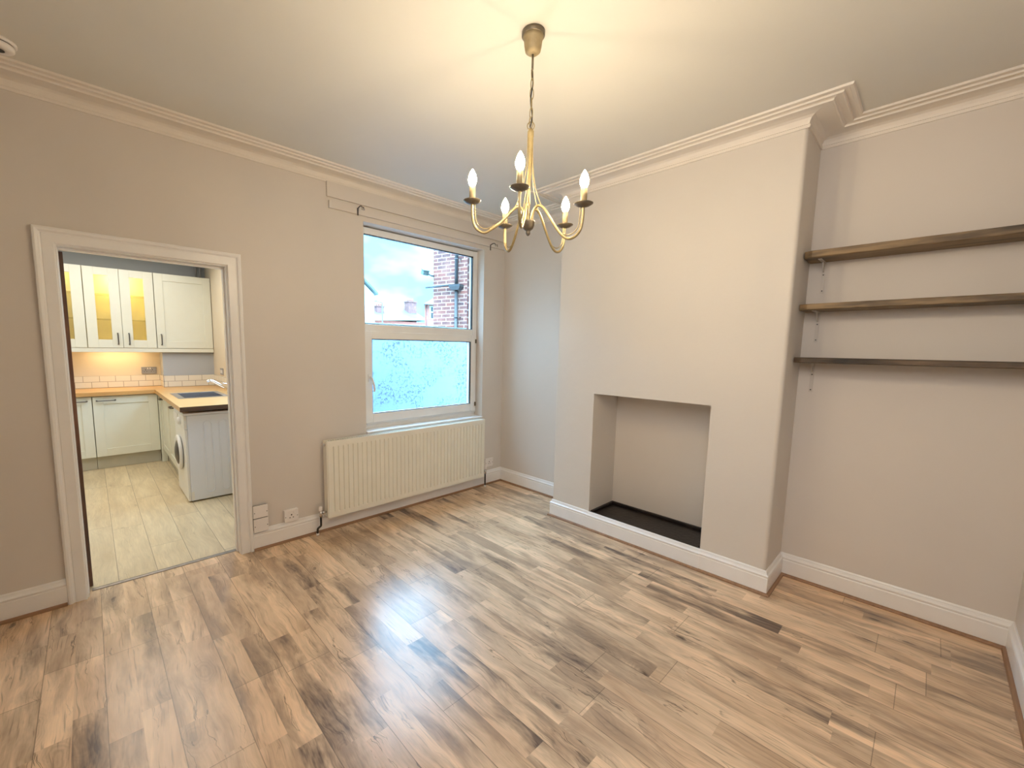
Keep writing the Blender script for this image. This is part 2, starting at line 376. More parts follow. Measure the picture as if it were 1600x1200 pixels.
# baseboards
BP = [(0, .0), (.018, .0), (.018, .103), (.0155, .107), (.0155, .112), (.020, .117), (.0195, .122), (.012, .128), (.009, .136), (.0085, .142), (.005, .149), (0, .149)]
BPF = [(a + .002, b) for a, b in BP]; BPF[0] = (0, 0); BPF[-1] = (0, .149)
def bb(nm, a, b, path=ROOM, closed=True): return st(MB().sweep(path, BP, a, b, closed=closed).build(nm, M['trimw']))
bb('baseboard_left', 0, 1)
bb('baseboard_back', 0, 1, [(XL, 0), (DL - .081, 0)], False)
P2 = [(DR + .081, 0), (0, 0), (0, CA), (CX, CA), (CX, FY0 + .012), (CX, FY1 - .004), (CX, CB), (0, CB), (0, YF), (XL, YF)]
bb('baseboard_back_right', 0, 1, P2, False)
bb('baseboard_alcove', 1, 2, P2, False); bb('baseboard_chimney_side', 2, 3, P2, False)
bb('baseboard_chimney_left', 3, 4, P2, False)
st(MB().sweep(P2, [(a * 1.12 if a else 0, b - .001 if b else 0) for a, b in BP], 4, 5).build('baseboard_fireplace', M['trimw']))
bb('baseboard_chimney_right', 5, 7, P2, False)
bb('baseboard_right', 7, 8, P2, False); bb('baseboard_front', 8, 9, P2, False)
QP = [(.0175, .0), (.033, .0), (.0325, .006), (.029, .012), (.023, .0155), (.0175, .016)]
st(MB().sweep([(XL, 0), (DL - .083, 0)], QP).build('trim_7', M['bead']))
for i, (a, b) in enumerate([(0, 1), (1, 2), (2, 3), (3, 6), (6, 7), (7, 8), (8, 9)]):
    st(MB().sweep(P2, QP, a, b).build('trim_%d' % (8 + i), M['bead']))

# doorway: lining + architrave
dl = MB()
for x0, x1 in ((DL - .012, DL + .006), (DR - .006, DR + .012)): dl.box(x0, x1, -.001, .132, 0, DT - .006)
dl.box(DL - .012, DR + .012, -.001, .132, DT - .006, DT + .012)
dl.box(DL + .006, DL + .0085, .05, .09, 0, DT - .018).box(DR - .014, DR - .006, .05, .09, 0, DT - .018).box(DL + .006, DR - .006, .05, .09, DT - .018, DT - .006)
do = st(dl.build('door_1', M['trimw'], bevel=.0015))
AP = [(0, 0), (0, .014), (.004, .018), (.046, .018), (.050, .015), (.055, .017), (.060, .024), (.070, .0265), (.078, .024), (.081, .018), (.081, 0)]
dpath = [(DL, 0), (DL, DT), (DR, DT), (DR, 0)]
st(MB().sweep(dpath, AP, f=lambda a, b, h: (a, -h, b), side=-1).build('trim_15', M['trimw']))
st(MB().box(DL + .004, DL + .024, .134, .165, .003, DT - .016).build('trim_16', M['strip']))
st(MB().sweep([(DL + .019, .085), (DR - .007, .085)], [(-.018, .0002), (-.016, .004), (-.008, .007), (.008, .007), (.016, .004), (.018, .0002)]).build('trim_17', M['stripmetal']))

# ------------------------------------------------------------------ window
win = st(thing('window_1', '', '', (-.967, .10, WB)))
del win['label']; del win['category']
fr = MB(); fx0, fx1, fz0, fz1 = WL + .001, WR - .001, .790, WT - .010; fy0, fy1 = .10, .165
fr.box(fx0, fx0 + .055, fy0, fy1, fz0, fz1).box(fx1 - .055, fx1, fy0, fy1, fz0, fz1)
fr.box(fx0 + .055, fx1 - .055, fy0, fy1, fz1 - .052, fz1).box(fx0 + .055, fx1 - .055, fy0, fy1, fz0, fz0 + .05)
fr.box(fx0 + .055, fx1 - .055, fy0, fy1, 1.575, 1.660)
part(fr, 'window_frame', M['upvc'], win, bevel=.004)
gb = MB()
for (a, b, c_, d) in ((fx0 + .055, fx1 - .055, 1.660, fz1 - .052),):
    gb.box(a, a + .008, .115, .13, c_, d).box(b - .008, b, .107, .13, c_, d).box(a, b, .107, .13, d - .007, d).box(a, b, .112, .13, c_, c_ + .005)
part(gb, 'gasket', M['black'], win)
MBg = MB().box(fx0 + .05, fx1 - .05, .134, .138, 1.655, fz1 - .047)
part(MBg, 'upper_pane', M['glass'], win)
sx0, sx1, sz0, sz1 = fx0 + .020, fx1 - .020, fz0 + .016, 1.600
gx0, gx1, gz0, gz1 = -1.524, -.392, .886, 1.534
sa = MB()
sa.box(sx0, gx0, .082, .150, sz0, sz1).box(gx1, sx1, .082, .150, sz0, sz1).box(gx0, gx1, .082, .150, sz0, gz0).box(gx0, gx1, .082, .150, gz1, sz1)
part(sa, 'opening_sash', M['upvc'], win, bevel=.005)
g2 = MB().box(gx0, gx0 + .004, .09, .1, gz0, gz1).box(gx1 - .008, gx1, .084, .1, gz0, gz1).box(gx0, gx1, .086, .1, gz0, gz0 + .005).box(gx0, gx1, .086, .1, gz1 - .006, gz1)
part(g2, 'gasket', M['black'], win)
part(MB().box(gx0 - .004, gx1 + .004, .112, .116, gz0 - .004, gz1 + .004), 'lower_pane', M['glass'], win)
hm = MB().box(-1.568, -1.546, .070, .0825, 1.17, 1.235)
hm.tube(spline([(-1.557, .072, 1.205), (-1.557, .045, 1.205), (-1.553, .036, 1.195), (-1.540, .034, 1.15), (-1.530, .040, 1.115), (-1.527, .050, 1.085)], 6), [.0085] * 6 + [.009] * 24 + [.007], 10)
part(hm, 'window_handle', M['upvc'], win, bevel=.002)
part(MB().box(-.336, -.324, .070, .084, .86, .90).box(-.336, -.324, .070, .084, 1.52, 1.56), 'hinge', M['brassdark'], win)
part(MB().box(WL + .002, WR - .002, -.018, .165, WB + .0005, WB + .022), 'window_sill', M['upvc'], win, bevel=.006)
part(MB().box(WL + .002, WR - .002, .118, .16, WB + .022, fz0), 'sub_sill', M['upvc'], win)

# battens above the window
st(MB().box(-1.932, -.006, -.016, 0, 2.580, 2.690).build('trim_18', M['wall'], bevel=.002))
bl = MB().box(-1.918, -.006, -.020, 0, 2.500, 2.555)
st(bl.build('trim_19', M['wall'], bevel=.002))
def hook(x, z, label):
    t = thing('curtain_hook', label, 'hook', (x, -.021, z), 'curtain hooks on the batten')
    part(MB().box(x - .006, x + .006, -.0245, -.0205, z - .045, z + .012), 'back_plate', M['pewter'], t, bevel=.001)
    p = spline([(x, -.024, z + .006), (x, -.045, z + .014), (x, -.075, z + .016), (x, -.092, z + .004), (x, -.100, z - .016), (x, -.112, z - .018), (x, -.118, z - .002)], 6)
    part(MB().tube(p, .0042, 8), 'arm', M['pewter'], t)
    part(MB().tube([(x - .010, -.109, z - .016), (x + .010, -.109, z - .016)], .009, 12), 'cup', M['chrome'], t)
hook(-1.690, 2.535, 'small dark metal curtain hook above the left side of the window')
hook(-.236, 2.508, 'small dark metal curtain hook above the right corner of the window')

# ------------------------------------------------------------------ radiator
RX0, RX1, RZ0, RZ1, RYF, RYB = -2.014, -.350, .128, .738, -.102, -.030
rad = thing('radiator', 'long cream panel radiator with vertical ribs under the window', 'radiator', (-1.18, -.066, RZ0))
nfl = 40; W_ = (RX1 - RX0 - .05) / nfl
prof = [(RX0, RYF + .004)]
prof += [(RX0 + .004, RYF)]
x = RX0 + .025
for i in range(nfl):
    a = x + i * W_
    prof += [(a + W_ * .34, RYF), (a + W_ * .42, RYF + .0100), (a + W_ * .58, RYF + .0100), (a + W_ * .66, RYF)]
prof += [(RX1 - .004, RYF), (RX1, RYF + .004)]
n = len(prof)
vs = []; zz = [RZ0 + .035, RZ0 + .045, RZ1 - .052, RZ1 - .042]
for zi, z in enumerate(zz):
    for (a, b) in prof:
        vs.append((a, b if zi in (1, 2) else (RYF if b > RYF + .0045 else b), z))
fs = [(j * n + i, j * n + i + 1, (j + 1) * n + i + 1, (j + 1) * n + i) for j in range(3) for i in range(n - 1)]
fp = MB().add(vs, fs)
fp.box(RX0, RX1, RYF, RYF + .010, RZ0, RZ0 + .035).box(RX0, RX1, RYF, RYF + .010, RZ1 - .042, RZ1 - .002)
fp.box(RX0 + .001, RX1 - .001, RYF + .0102, RYF + .0135, RZ0 + .03, RZ1 - .04)
part(fp, 'front_panel', M['rad'], rad)
part(MB().box(RX0 + .001, RX1 - .001, RYB - .012, RYB, RZ0, RZ1 - .003), 'back_panel', M['rad'], rad)
for sx in (0, 1):
    a = RX0 - .006 if sx == 0 else RX1 - .001
    part(MB().box(a, a + .007, RYF + .004, RYB, RZ0 + .002, RZ1), 'side_panel', M['rad'], rad, bevel=.002)
tg = MB().box(RX0, RX1, RYF + .002, RYF + .014, RZ1 - .006, RZ1).box(RX0, RX1, RYB - .012, RYB, RZ1 - .006, RZ1)
for i in range(84):
    a = RX0 + .01 + i * (RX1 - RX0 - .02) / 84; tg.box(a, a + .006, RYF + .012, RYB - .01, RZ1 - .005, RZ1 - .001)
part(tg, 'top_grille', M['rad'], rad)
part(MB().lathe([(.010, 0), (.010, .006), (.006, .009)], (RX0 - .006, -.066, RZ1 - .03), 14, 'x'), 'bleed_valve', M['chrome'], rad)
def valve(x0, sgn, label):
    v = thing('radiator_valve', label, 'valve', (x0, -.066, 0), 'radiator valves')
    xe = x0 + sgn * .045
    m = MB().tube([(x0, -.066, RZ0 + .045), (x0 + sgn * .03, -.066, RZ0 + .045)], .008, 12)
    m.lathe([(.013, 0), (.013, .012), (.010, .014)], (x0 + sgn * .016, -.066, RZ0 + .045), 6, 'x', False)
    m.tube([(xe, -.066, RZ0 + .015), (xe, -.066, RZ0 + .065)], .0115, 12)
    part(m, 'valve_body', M['chrome'], v)
    part(MB().lathe([(.013, 0), (.014, .004), (.013, .030), (.009, .034)], (xe, -.066, RZ0 + .065), 16), 'valve_cap', M['whitepl'], v)
    if sgn < 0: pp = [(xe, -.066, RZ0 + .016), (xe, -.066, .085), (xe - .003, -.066, .070), (xe - .022, -.066, .058), (xe - .028, -.066, .045), (xe - .028, -.066, .012)]
    else: pp = [(xe, -.066, RZ0 + .016), (xe, -.066, .08), (xe, -.066, .05), (xe, -.066, .012)]
    part(MB().tube(spline(pp, 5), .0078, 10), 'pipe', M['black'], v)
    part(MB().lathe([(.0125, 0), (.0125, .014), (.010, .018)], (pp[-1][0], -.066, .0005), 16), 'pipe_collar', M['whitepl'], v)
valve(RX0 - .0062, -1, 'radiator valve on a bent black pipe at the left end of the radiator')
valve(RX1 + .0062, 1, 'radiator valve on a straight black pipe at the right end of the radiator')

# ------------------------------------------------------------------ sockets
def plate(x0, x1, z0, z1, name, label, cat, y=0.0, th=.012, kind='socket', mat=None, group=None):
    mat = mat or M['whitepl']; cx, cz = (x0 + x1) / 2, (z0 + z1) / 2
    t = thing(name, label, cat, (cx, y, z0), group)
    part(MB().box(x0, x1, y - th, y - .0004, z0, z1), 'face_plate', mat, t, bevel=.0025)
    f = y - th
    for s_ in (-1, 1):
        part(MB().lathe([(.0032, 0), (.0032, .0010)], (cx + s_ * (x1 - x0) * .42, f, cz - (z1 - z0) * .05), 12, 'y'), 'screw', M['pewter'], t)
    if kind in ('socket', 'double'):
        for dx in ((0,) if kind == 'socket' else (-.036, .036)):
            q = MB().box(cx + dx - .004, cx + dx + .004, f - .0006, f + .002, cz + .002, cz + .013)
            q.box(cx + dx - .016, cx + dx - .008, f - .0006, f + .002, cz - .016, cz - .010).box(cx + dx + .008, cx + dx + .016, f - .0006, f + .002, cz - .016, cz - .010)
            part(q, 'pin_hole', M['dark'], t)
            part(MB().box(cx + dx + .014 if kind == 'socket' else cx + dx * .35 - .006, cx + dx + .026 if kind == 'socket' else cx + dx * .35 + .006, f - .004, f + .001, cz + .018, cz + .034), 'switch', M['whitepl'], t, bevel=.001)
    return t
plate(-2.321, -2.221, .152, .243, 'wall_socket', 'white single wall socket between the doorway and the radiator', 'socket', th=.030)
plate(-.247, -.130, .190, .283, 'wall_socket', 'white wall socket low in the corner right of the radiator', 'socket', th=.012)
b1 = plate(-2.530, -2.433, .240, .330, 'blanking_plate', 'upper white blank wall plate right beside the kitchen doorway', 'plate', y=-.019, th=.014, kind='blank', group='blanking plates beside the doorway')
b2 = plate(-2.530, -2.433, .138, .234, 'blanking_plate', 'lower white blank wall plate right beside the kitchen doorway', 'plate', y=-.021, th=.014, kind='blank', group='blanking plates beside the doorway')
part(MB().box(-2.529, -2.434, -.020, -.0004, .245, .325), 'shadow_gap_box', M['black'], b1)  # black colour stands in for the shadow gap behind the plates
part(MB().box(-2.529, -2.434, -.0208, -.0004, .151, .232), 'shadow_gap_box', M['black'], b2)

# ------------------------------------------------------------------ fireplace hearth
h = MB().box(CX + .003, -.001, FY1 + .001, FY0 - .001, .1055, .128)
h.box(CX + .003, CX + .030, FY1 + .001, FY0 - .001, .128, .145).box(-.022, -.001, FY1 + .001, FY0 - .001, .128, .150).box(CX + .03, -.02, FY0 - .022, FY0 - .001, .128, .150).box(CX + .03, -.02, FY1 + .001, FY1 + .022, .128, .150)
tag(h.build('hearth_tray', M['hearth'], bevel=.003), 'black painted hearth slab with raised rim inside the fireplace opening', 'hearth')

# ------------------------------------------------------------------ shelves
def shelf(z0, z1, xf, y0, label, mat, by, bz):
    s_ = thing('wooden_shelf', label, 'shelf', (xf / 2, (y0 + YF) / 2, z0), 'reclaimed wood shelves in the alcove')
    m = MB(); nn = 26; r_ = random.Random(int(z0 * 100)); vs = []
    for i in range(nn + 1):
        y = y0 + (YF + .004 - y0) * i / nn; w0 = r_.uniform(-.0025, .0025); w1 = r_.uniform(-.002, .002)
        if i == 0: w0 += .018
        vs += [(xf + w0, y, z0 + .004 + w1), (xf + .007 + w0, y, z0), (-.001, y, z0), (-.001, y, z1), (xf + .006 + w0, y, z1), (xf + w0, y, z1 - .004 + w1)]
    fs = [(i * 6 + j, i * 6 + (j + 1) % 6, (i + 1) * 6 + (j + 1) % 6, (i + 1) * 6 + j) for i in range(nn) for j in range(6)] + [tuple(range(6)), tuple(nn * 6 + j for j in range(6))]
    m.add(vs, fs); part(m, 'board', mat, s_)
    for yb in by:
        k = thing('shelf_bracket', '', '', (-.003, yb, z0)); del k['label']; del k['category']
        k.parent = s_; k.location = Vector((-.003, yb, z0)) - Vector(s_['_o'])
        part(MB().box(-.155, -.0015, yb - .009, yb + .009, z0 - .0045, z0 - .0005), 'bracket_arm', M['bracket'], k)
        part(MB().box(-.0045, -.0012, yb - .009, yb + .009, z0 - bz, z0 - .001), 'bracket_upright', M['bracket'], k)
        n_ = 10
        rib = [(-.004, z0 - .06)] + [(-.004 - .05 * sin(pi / 2 * i / n_), z0 - .005 - .055 * (cos(pi / 2 * i / n_))) for i in range(n_ + 1)] + [(-.004, z0 - .004)]
        part(MB().prism(rib, yb - .003, yb + .003, f=lambda a, b, c: (a, c, b)), 'bracket_gusset', M['bracket'], k)
        part(MB().lathe([(.004, 0), (.003, .002)], (-.0045, yb, z0 - bz + .015), 10, 'x'), 'screw', M['pewter'], k)
        part(MB().lathe([(.004, 0), (.003, .002)], (-.0045, yb, z0 - .075), 10, 'x'), 'screw', M['pewter'], k)
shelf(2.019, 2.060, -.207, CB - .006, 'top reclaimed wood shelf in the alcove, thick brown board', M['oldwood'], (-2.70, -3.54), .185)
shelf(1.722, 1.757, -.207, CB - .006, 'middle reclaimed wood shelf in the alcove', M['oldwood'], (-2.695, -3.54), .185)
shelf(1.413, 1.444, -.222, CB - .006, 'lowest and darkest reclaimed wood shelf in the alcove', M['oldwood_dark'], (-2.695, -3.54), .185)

# ------------------------------------------------------------------ smoke alarm
sm = thing('smoke_alarm', 'round white smoke alarm on the ceiling near the cornice', 'alarm', (-3.508, -.335, H))
part(MB().lathe([(.058, H - .0005), (.058, H - .010), (.050, H - .012)], (-3.508, -.335, 0), 36), 'base_ring', M['whitepl'], sm)
part(MB().lathe([(.047, H - .012), (.047, H - .016), (.051, H - .018), (.050, H - .030), (.043, H - .037), (.018, H - .039), (.016, H - .036), (.003, H - .036)], (-3.508, -.335, 0), 36), 'cover', M['whitepl'], sm)
part(MB().lathe([(.0475, H - .0125), (.0475, H - .0155)], (-3.508, -.335, 0), 36).lathe([(.016, H - .0392), (.0185, H - .0396), (.0185, H - .0385)], (-3.508, -.335, 0), 24), 'vent_slot', M['dark'], sm)

# ------------------------------------------------------------------ chandelier
AX, AY = -1.895, -1.969
ch = thing('chandelier', 'antique brass five-arm chandelier with lit candle bulbs hanging from the ceiling', 'chandelier', (AX, AY, H))
part(MB().lathe([(.047, H - .0005), (.047, H - .016), (.043, H - .019)], (AX, AY, 0), 36), 'ceiling_rose', M['brassdark'], ch)
part(MB().lathe([(.043, H - .019), (.038, H - .030), (.035, H - .055), (.031, H - .074), (.020, H - .083), (.008, H - .085)], (AX, AY, 0), 36), 'rose_cup', M['candle'], ch)
part(MB().tube([(AX, AY, H - .083), (AX, AY, 2.612)], .0045, 10), 'rod', M['brassdark'], ch)
for i in range(6):
    cz = 2.600 - i * .0375; lk = []
    rot_ = (i * 63 + 20)
    a = radians(rot_); hw = .0075 if i else .010
    for k in range(16):
        t = 2 * pi * k / 16; u_ = hw * cos(t); v_ = .0225 * sin(t)
        lk.append((AX + u_ * cos(a), AY + u_ * sin(a), cz - .006 + v_))
    part(MB().tube(lk, .0018, 6, closed=True), 'chain_link', M['brass'], ch)
lk = [(AX + .015 * cos(2 * pi * k / 18) * .7, AY - .015 * cos(2 * pi * k / 18) * .7, 2.394 + .0155 * sin(2 * pi * k / 18)) for k in range(18)]
part(MB().tube(lk, .0022, 6, closed=True), 'hanging_loop', M['brass'], ch)
cb_ = [(AX + .004 * sin(i * 1.1), AY + .004 * cos(i * 1.1), 2.612 - i * .0225) for i in range(11)]
part(MB().tube(spline(cb_, 3), .0030, 7), 'cable', M['black'], ch)
part(MB().lathe([(.004, 2.386), (.008, 2.382), (.011, 2.376), (.0135, 2.372), (.0135, 2.352), (.0105, 2.348), (.0075, 2.25), (.006, 2.15), (.0055, 2.012)], (AX, AY, 0), 20), 'stem', M['brass'], ch)
part(MB().lathe([(.006, 2.018), (.027, 2.013), (.029, 2.010), (.0275, 2.006), (.026, 1.993), (.021, 1.981), (.013, 1.974), (.0095, 1.972), (.0095, 1.966), (.010, 1.962), (.007, 1.955), (.002, 1.951)], (AX, AY, 0), 28), 'hub', M['brassdark'], ch)
BULBS = []
RR = .241; PZ = 2.048
for k, dz in zip(range(5), (.030, .008, -.012, -.015, -.002)):
    a = radians(140.66 + 72 * k); ca, sa_ = cos(a), sin(a)
    def P_(rr, z): return (AX + rr * ca, AY + rr * sa_, z)
    pz = PZ + dz
    q = [P_(.017, 2.010), P_(.019, 2.035), P_(.030, 2.062), P_(.050, 2.068), P_(.075, 2.048), P_(.120, 1.985 + dz * .5), P_(.155, 1.946 + dz), P_(.185, 1.929 + dz), P_(.212, 1.936 + dz), P_(.232, 1.960 + dz), P_(.240, 2.000 + dz), P_(RR, pz - .004)]
    arm = part(MB().tube(spline(q, 6), .0056, 10), 'arm', M['brass'], ch)
    q = [P_(.0115, 2.358), P_(.0115, 2.29), P_(.016, 2.22), P_(.030, 2.14), P_(.060, 2.065), P_(.105, 2.005 + dz * .4), P_(.150, 1.958 + dz), P_(.180, 1.945 + dz), P_(.206, 1.952 + dz), P_(.222, 1.972 + dz), P_(.2275, 2.005 + dz), P_(.2295, pz - .004)]
    part(MB().tube(spline(q, 6), .0020, 6), 'wire', M['brass'], ch)
    c0 = P_(RR, 0)
    part(MB().lathe([(.006, pz - .006), (.012, pz - .004), (.026, pz + .001), (.037, pz + .008), (.0375, pz + .010), (.035, pz + .009), (.020, pz + .003), (.004, pz + .002)], c0, 30), 'drip_pan', M['brassdark'], ch)
    part(MB().lathe([(.0125, pz + .002), (.0125, pz + .068), (.011, pz + .069)], c0, 20), 'candle_tube', M['candle'], ch)
    bz = pz + .068
    part(MB().lathe([(.0085, bz - .002), (.0120, bz + .005), (.0165, bz + .015), (.0180, bz + .024), (.0165, bz + .036), (.0125, bz + .048), (.0075, bz + .058), (.0032, bz + .065), (.0008, bz + .068)], c0, 14), 'bulb', M['bulb'], ch)
    BULBS.append((c0[0], c0[1], bz + .03))

# ------------------------------------------------------------------ kitchen shell
KX0, KX1, KY, KH = -4.45, -2.05, 3.84, 2.62
st(MB().box(KX0, KX1, .0855, KY, -.1, -.0005).build('floor_kitchen', M['kfloor']))
st(MB().box(KX0 - .1, KX1 + .12, .131, KY + .12, KH, KH + .1).build('ceiling_kitchen', M['kwall']))
kb = MB().box(KX0 - .1, KX1 + .12, KY, KY + .12, -.1, KH)
st(kb.build('wall_kitchen_back', M['kwall']))
st(MB().box(KX0, -2.6, KY - .002, KY, .905, 1.40).build('wall_kitchen_splash', M['kwallc']))
st(MB().box(KX0 - .12, KX0, .131, KY, -.1, KH).build('wall_kitchen_left', M['kwallc']))
kw = MB(); wy0, wy1, wz0, wz1 = .9, 2.78, 1.12, 2.25
kw.box(KX1, KX1 + .12, .131, wy0, -.1, KH).box(KX1, KX1 + .12, wy1, KY, -.1, KH).box(KX1, KX1 + .12, wy0, wy1, -.1, wz0).box(KX1, KX1 + .12, wy0, wy1, wz1, KH)
st(kw.build('wall_kitchen_right', M['kwallc']))
kwn = st(thing('window_2', '', '', (KX1 + .06, (wy0 + wy1) / 2, wz0))); del kwn['label']; del kwn['category']
kf = MB()
kf.box(KX1 + .03, KX1 + .09, wy0, wy0 + .06, wz0, wz1).box(KX1 + .03, KX1 + .09, wy1 - .06, wy1, wz0, wz1).box(KX1 + .03, KX1 + .09, wy0 + .06, wy1 - .06, wz0, wz0 + .06).box(KX1 + .03, KX1 + .09, wy0 + .06, wy1 - .06, wz1 - .06, wz1).box(KX1 + .03, KX1 + .09, 1.81, 1.87, wz0 + .06, wz1 - .06)
part(kf, 'window_frame', M['upvc'], kwn, bevel=.003)
part(MB().box(KX1 + .058, KX1 + .062, wy0 + .05, wy1 - .05, wz0 + .05, wz1 - .05), 'pane', M['glass'], kwn)
# boxed-in corner
BX0, BY = -2.615, 3.56
st(MB().box(BX0, KX1, BY, KY, .905, 1.352).build('wall_kitchen_boxing', M['kwall']))
# tiles
st(MB().box(KX0, BX0, KY - .010, KY - .002, .905, 1.052).build('trim_20', M['tiles']))
st(MB().box(BX0 - .004, KX1, BY - .009, BY, .905, 1.052).box(BX0 - .008, BX0, BY - .009, KY - .01, .905, 1.052).build('trim_21', M['tiles']))
st(MB().box(KX1 - .009, KX1, .9, BY - .009, .905, 1.052).build('trim_22', M['tiles']))
# pipes above the wall units
for i, px_ in enumerate((-2.072, -2.030)):
    pass
pp = thing('wall_pipe', 'pair of grey vertical pipes above the kitchen wall cabinets in the corner', 'pipe', (-2.1, 3.80, 2.345))
for px_ in (-2.165, -2.115):
    part(MB().tube([(px_, 3.79, 2.345), (px_, 3.79, KH - .001)], .011, 12), 'pipe', M['greymetal'], pp)

# ------------------------------------------------------------------ kitchen units
def xz(a, b, c): return (a, c, b)
def shaker_x(par, x0, x1, z0, z1, y, glass=None, hx=None, hz=None, hor=False, mat=None, gz=None):
    # door facing -y, front plane y
    fw_ = .088; th = .02; mat = mat or M['cab']
    if glass: fa, fb, ft, fbt = glass[0] - x0, x1 - glass[1], z1 - glass[3], glass[2] - z0
    else: fa = fb = fw_; ft = fbt = fw_
    d = MB().box(x0, x0 + fa, y, y + th, z0, z1).box(x1 - fb, x1, y, y + th, z0, z1).box(x0 + fa, x1 - fb, y, y + th, z0, z0 + fbt).box(x0 + fa, x1 - fb, y, y + th, z1 - ft, z1)
    if not glass: d.box(x0 + fa - .002, x1 - fb + .002, y + .008, y + th, z0 + fbt - .002, z1 - ft + .002)
    d = part(d, 'door', mat, par, bevel=.0018)
    if glass:
        g = part(MB().box(x0 + fa - .005, x1 - fb + .005, y + .009, y + .012, z0 + fbt - .005, z1 - ft + .005), 'door_pane', M['cabglass'], par); g.parent = d; g.location = (0, 0, 0)
    if hx is not None:
        m = MB()
        if hor: q = [(hx[0], y, hz), (hx[0] + .006, y - .026, hz), (hx[0] + .025, y - .031, hz), (hx[1] - .025, y - .031, hz), (hx[1] - .006, y - .026, hz), (hx[1], y, hz)]
        else: q = [(hx, y, hz[0]), (hx, y - .026, hz[0] + .006), (hx, y - .031, hz[0] + .025), (hx, y - .031, hz[1] - .025), (hx, y - .026, hz[1] - .006), (hx, y, hz[1])]
        m.tube(spline(q, 5), .0065, 8)
        for e in (q[0], q[-1]): m.lathe([(.009, 0), (.007, .006)], (e[0], e[1] + .0002, e[2]), 12, 'y')
        hh = part(m, 'handle', M['pewter'], par); hh.parent = d; hh.location = (0, 0, 0)
    return d
UY, UZ0, UZ1 = 3.50, 1.405, 2.340
def wallunit(x0, x1, label, doors, mat, light=None):
    t = thing('wall_cabinet', label, 'cabinet', ((x0 + x1) / 2, KY, UZ0), 'kitchen wall cabinets')
    y0, y1 = UY + .022, KY - .003; a, b = x0 + .001, x1 - .001
    cs = MB().box(a, a + .016, y0, y1, UZ0, UZ1).box(b - .016, b, y0, y1, UZ0, UZ1).box(a + .016, b - .016, y0, y1, UZ0, UZ0 + .016).box(a + .016, b - .016, y0, y1, UZ1 - .016, UZ1).box(a + .016, b - .016, y1 - .006, y1, UZ0 + .016, UZ1 - .016)
    part(cs, 'carcass', mat, t)
    if light is not None:
        for z in (1.742, 2.036): part(MB().box(a + .017, b - .017, y0 + .02, y1 - .008, z, z + .006), 'shelf', M['cabglass'] , t)
        part(MB().box((a + b) / 2 - .012, (a + b) / 2 + .012, y0 - .0015, y0 + .01, UZ0 + .017, UZ1 - .017), 'leak_stop_post', M['cab'], t)  # post added to stop light leaking between the doors
    for d in doors: d(t)
    return t
wallunit(-3.965, -3.311, 'glazed cream wall cabinet cut off by the left door frame, unlit', [
    lambda t: shaker_x(t, -3.962, -3.640, UZ0 + .002, UZ1 - .002, UY, (-3.875, -3.74, 1.503, 2.249)),
    lambda t: shaker_x(t, -3.636, -3.314, UZ0 + .002, UZ1 - .002, UY, (-3.545, -3.412, 1.503, 2.249))], M['cabin'], 1)
wallunit(-3.309, -2.665, 'glazed cream wall cabinet with two lit glass doors', [
    lambda t: shaker_x(t, -3.306, -2.992, UZ0 + .002, UZ1 - .002, UY, (-3.213, -3.087, 1.503, 2.250), -3.036, (1.450, 1.578)),
    lambda t: shaker_x(t, -2.988, -2.668, UZ0 + .002, UZ1 - .002, UY, (-2.893, -2.764, 1.503, 2.250), -2.932, (1.450, 1.580))], M['cabin'], 1)
wallunit(-2.663, -2.054, 'cream wall cabinet with one wide solid panel door', [
    lambda t: shaker_x(t, -2.660, -2.057, UZ0 + .002, UZ1 - .002, UY, None, -2.616, (1.450, 1.578))], M['cab'])
tag(MB().box(-3.965, -2.054, UY + .006, UY + .028, 1.354, 1.404).build('pelmet_rail', M['cab'], bevel=.002), 'cream pelmet strip running under the kitchen wall cabinets', 'pelmet')
# base units, back run
def baseunit_x(x0, x1, label, handle):
    t = thing('base_cabinet', label, 'cabinet', ((x0 + x1) / 2, KY, 0), 'kitchen base cabinets')
    part(MB().box(x0 + .001, x1 - .001, 3.272, KY - .012, .150, .859), 'carcass', M['cab'], t)
    part(MB().box(x0 + .001, x1 - .001, 3.300, 3.316, .001, .149), 'plinth', M['kick'], t)
    shaker_x(t, x0 + .003, x1 - .003, .152, .850, 3.25, None, handle, .803, True)
baseunit_x(-3.92, -3.317, 'cream base cabinet at the left edge of the kitchen doorway', (-3.52, -3.36))
baseunit_x(-3.315, -2.722, 'cream base cabinet with horizontal handle in the middle of the kitchen', (-3.277, -3.117))
# right run: fronts face -x at RF
RF = -2.700
def shaker_y(par, y0, y1, z0, z1, x, hy, hz):
    fw_ = .075; d = MB().box(x, x + .02, y0, y0 + fw_, z0, z1).box(x, x + .02, y1 - fw_, y1, z0, z1).box(x, x + .02, y0 + fw_, y1 - fw_, z0, z0 + fw_).box(x, x + .02, y0 + fw_, y1 - fw_, z1 - fw_, z1).box(x + .008, x + .02, y0 + fw_ - .002, y1 - fw_ + .002, z0 + fw_ - .002, z1 - fw_ + .002)
    d = part(d, 'door', M['cab'], par, bevel=.0018)
    q = [(x, hy[0], hz), (x - .026, hy[0] + .006, hz), (x - .031, hy[0] + .025, hz), (x - .031, hy[1] - .025, hz), (x - .026, hy[1] - .006, hz), (x, hy[1], hz)]
    hh = part(MB().tube(spline(q, 5), .0065, 8), 'handle', M['pewter'], par); hh.parent = d; hh.location = (0, 0, 0)
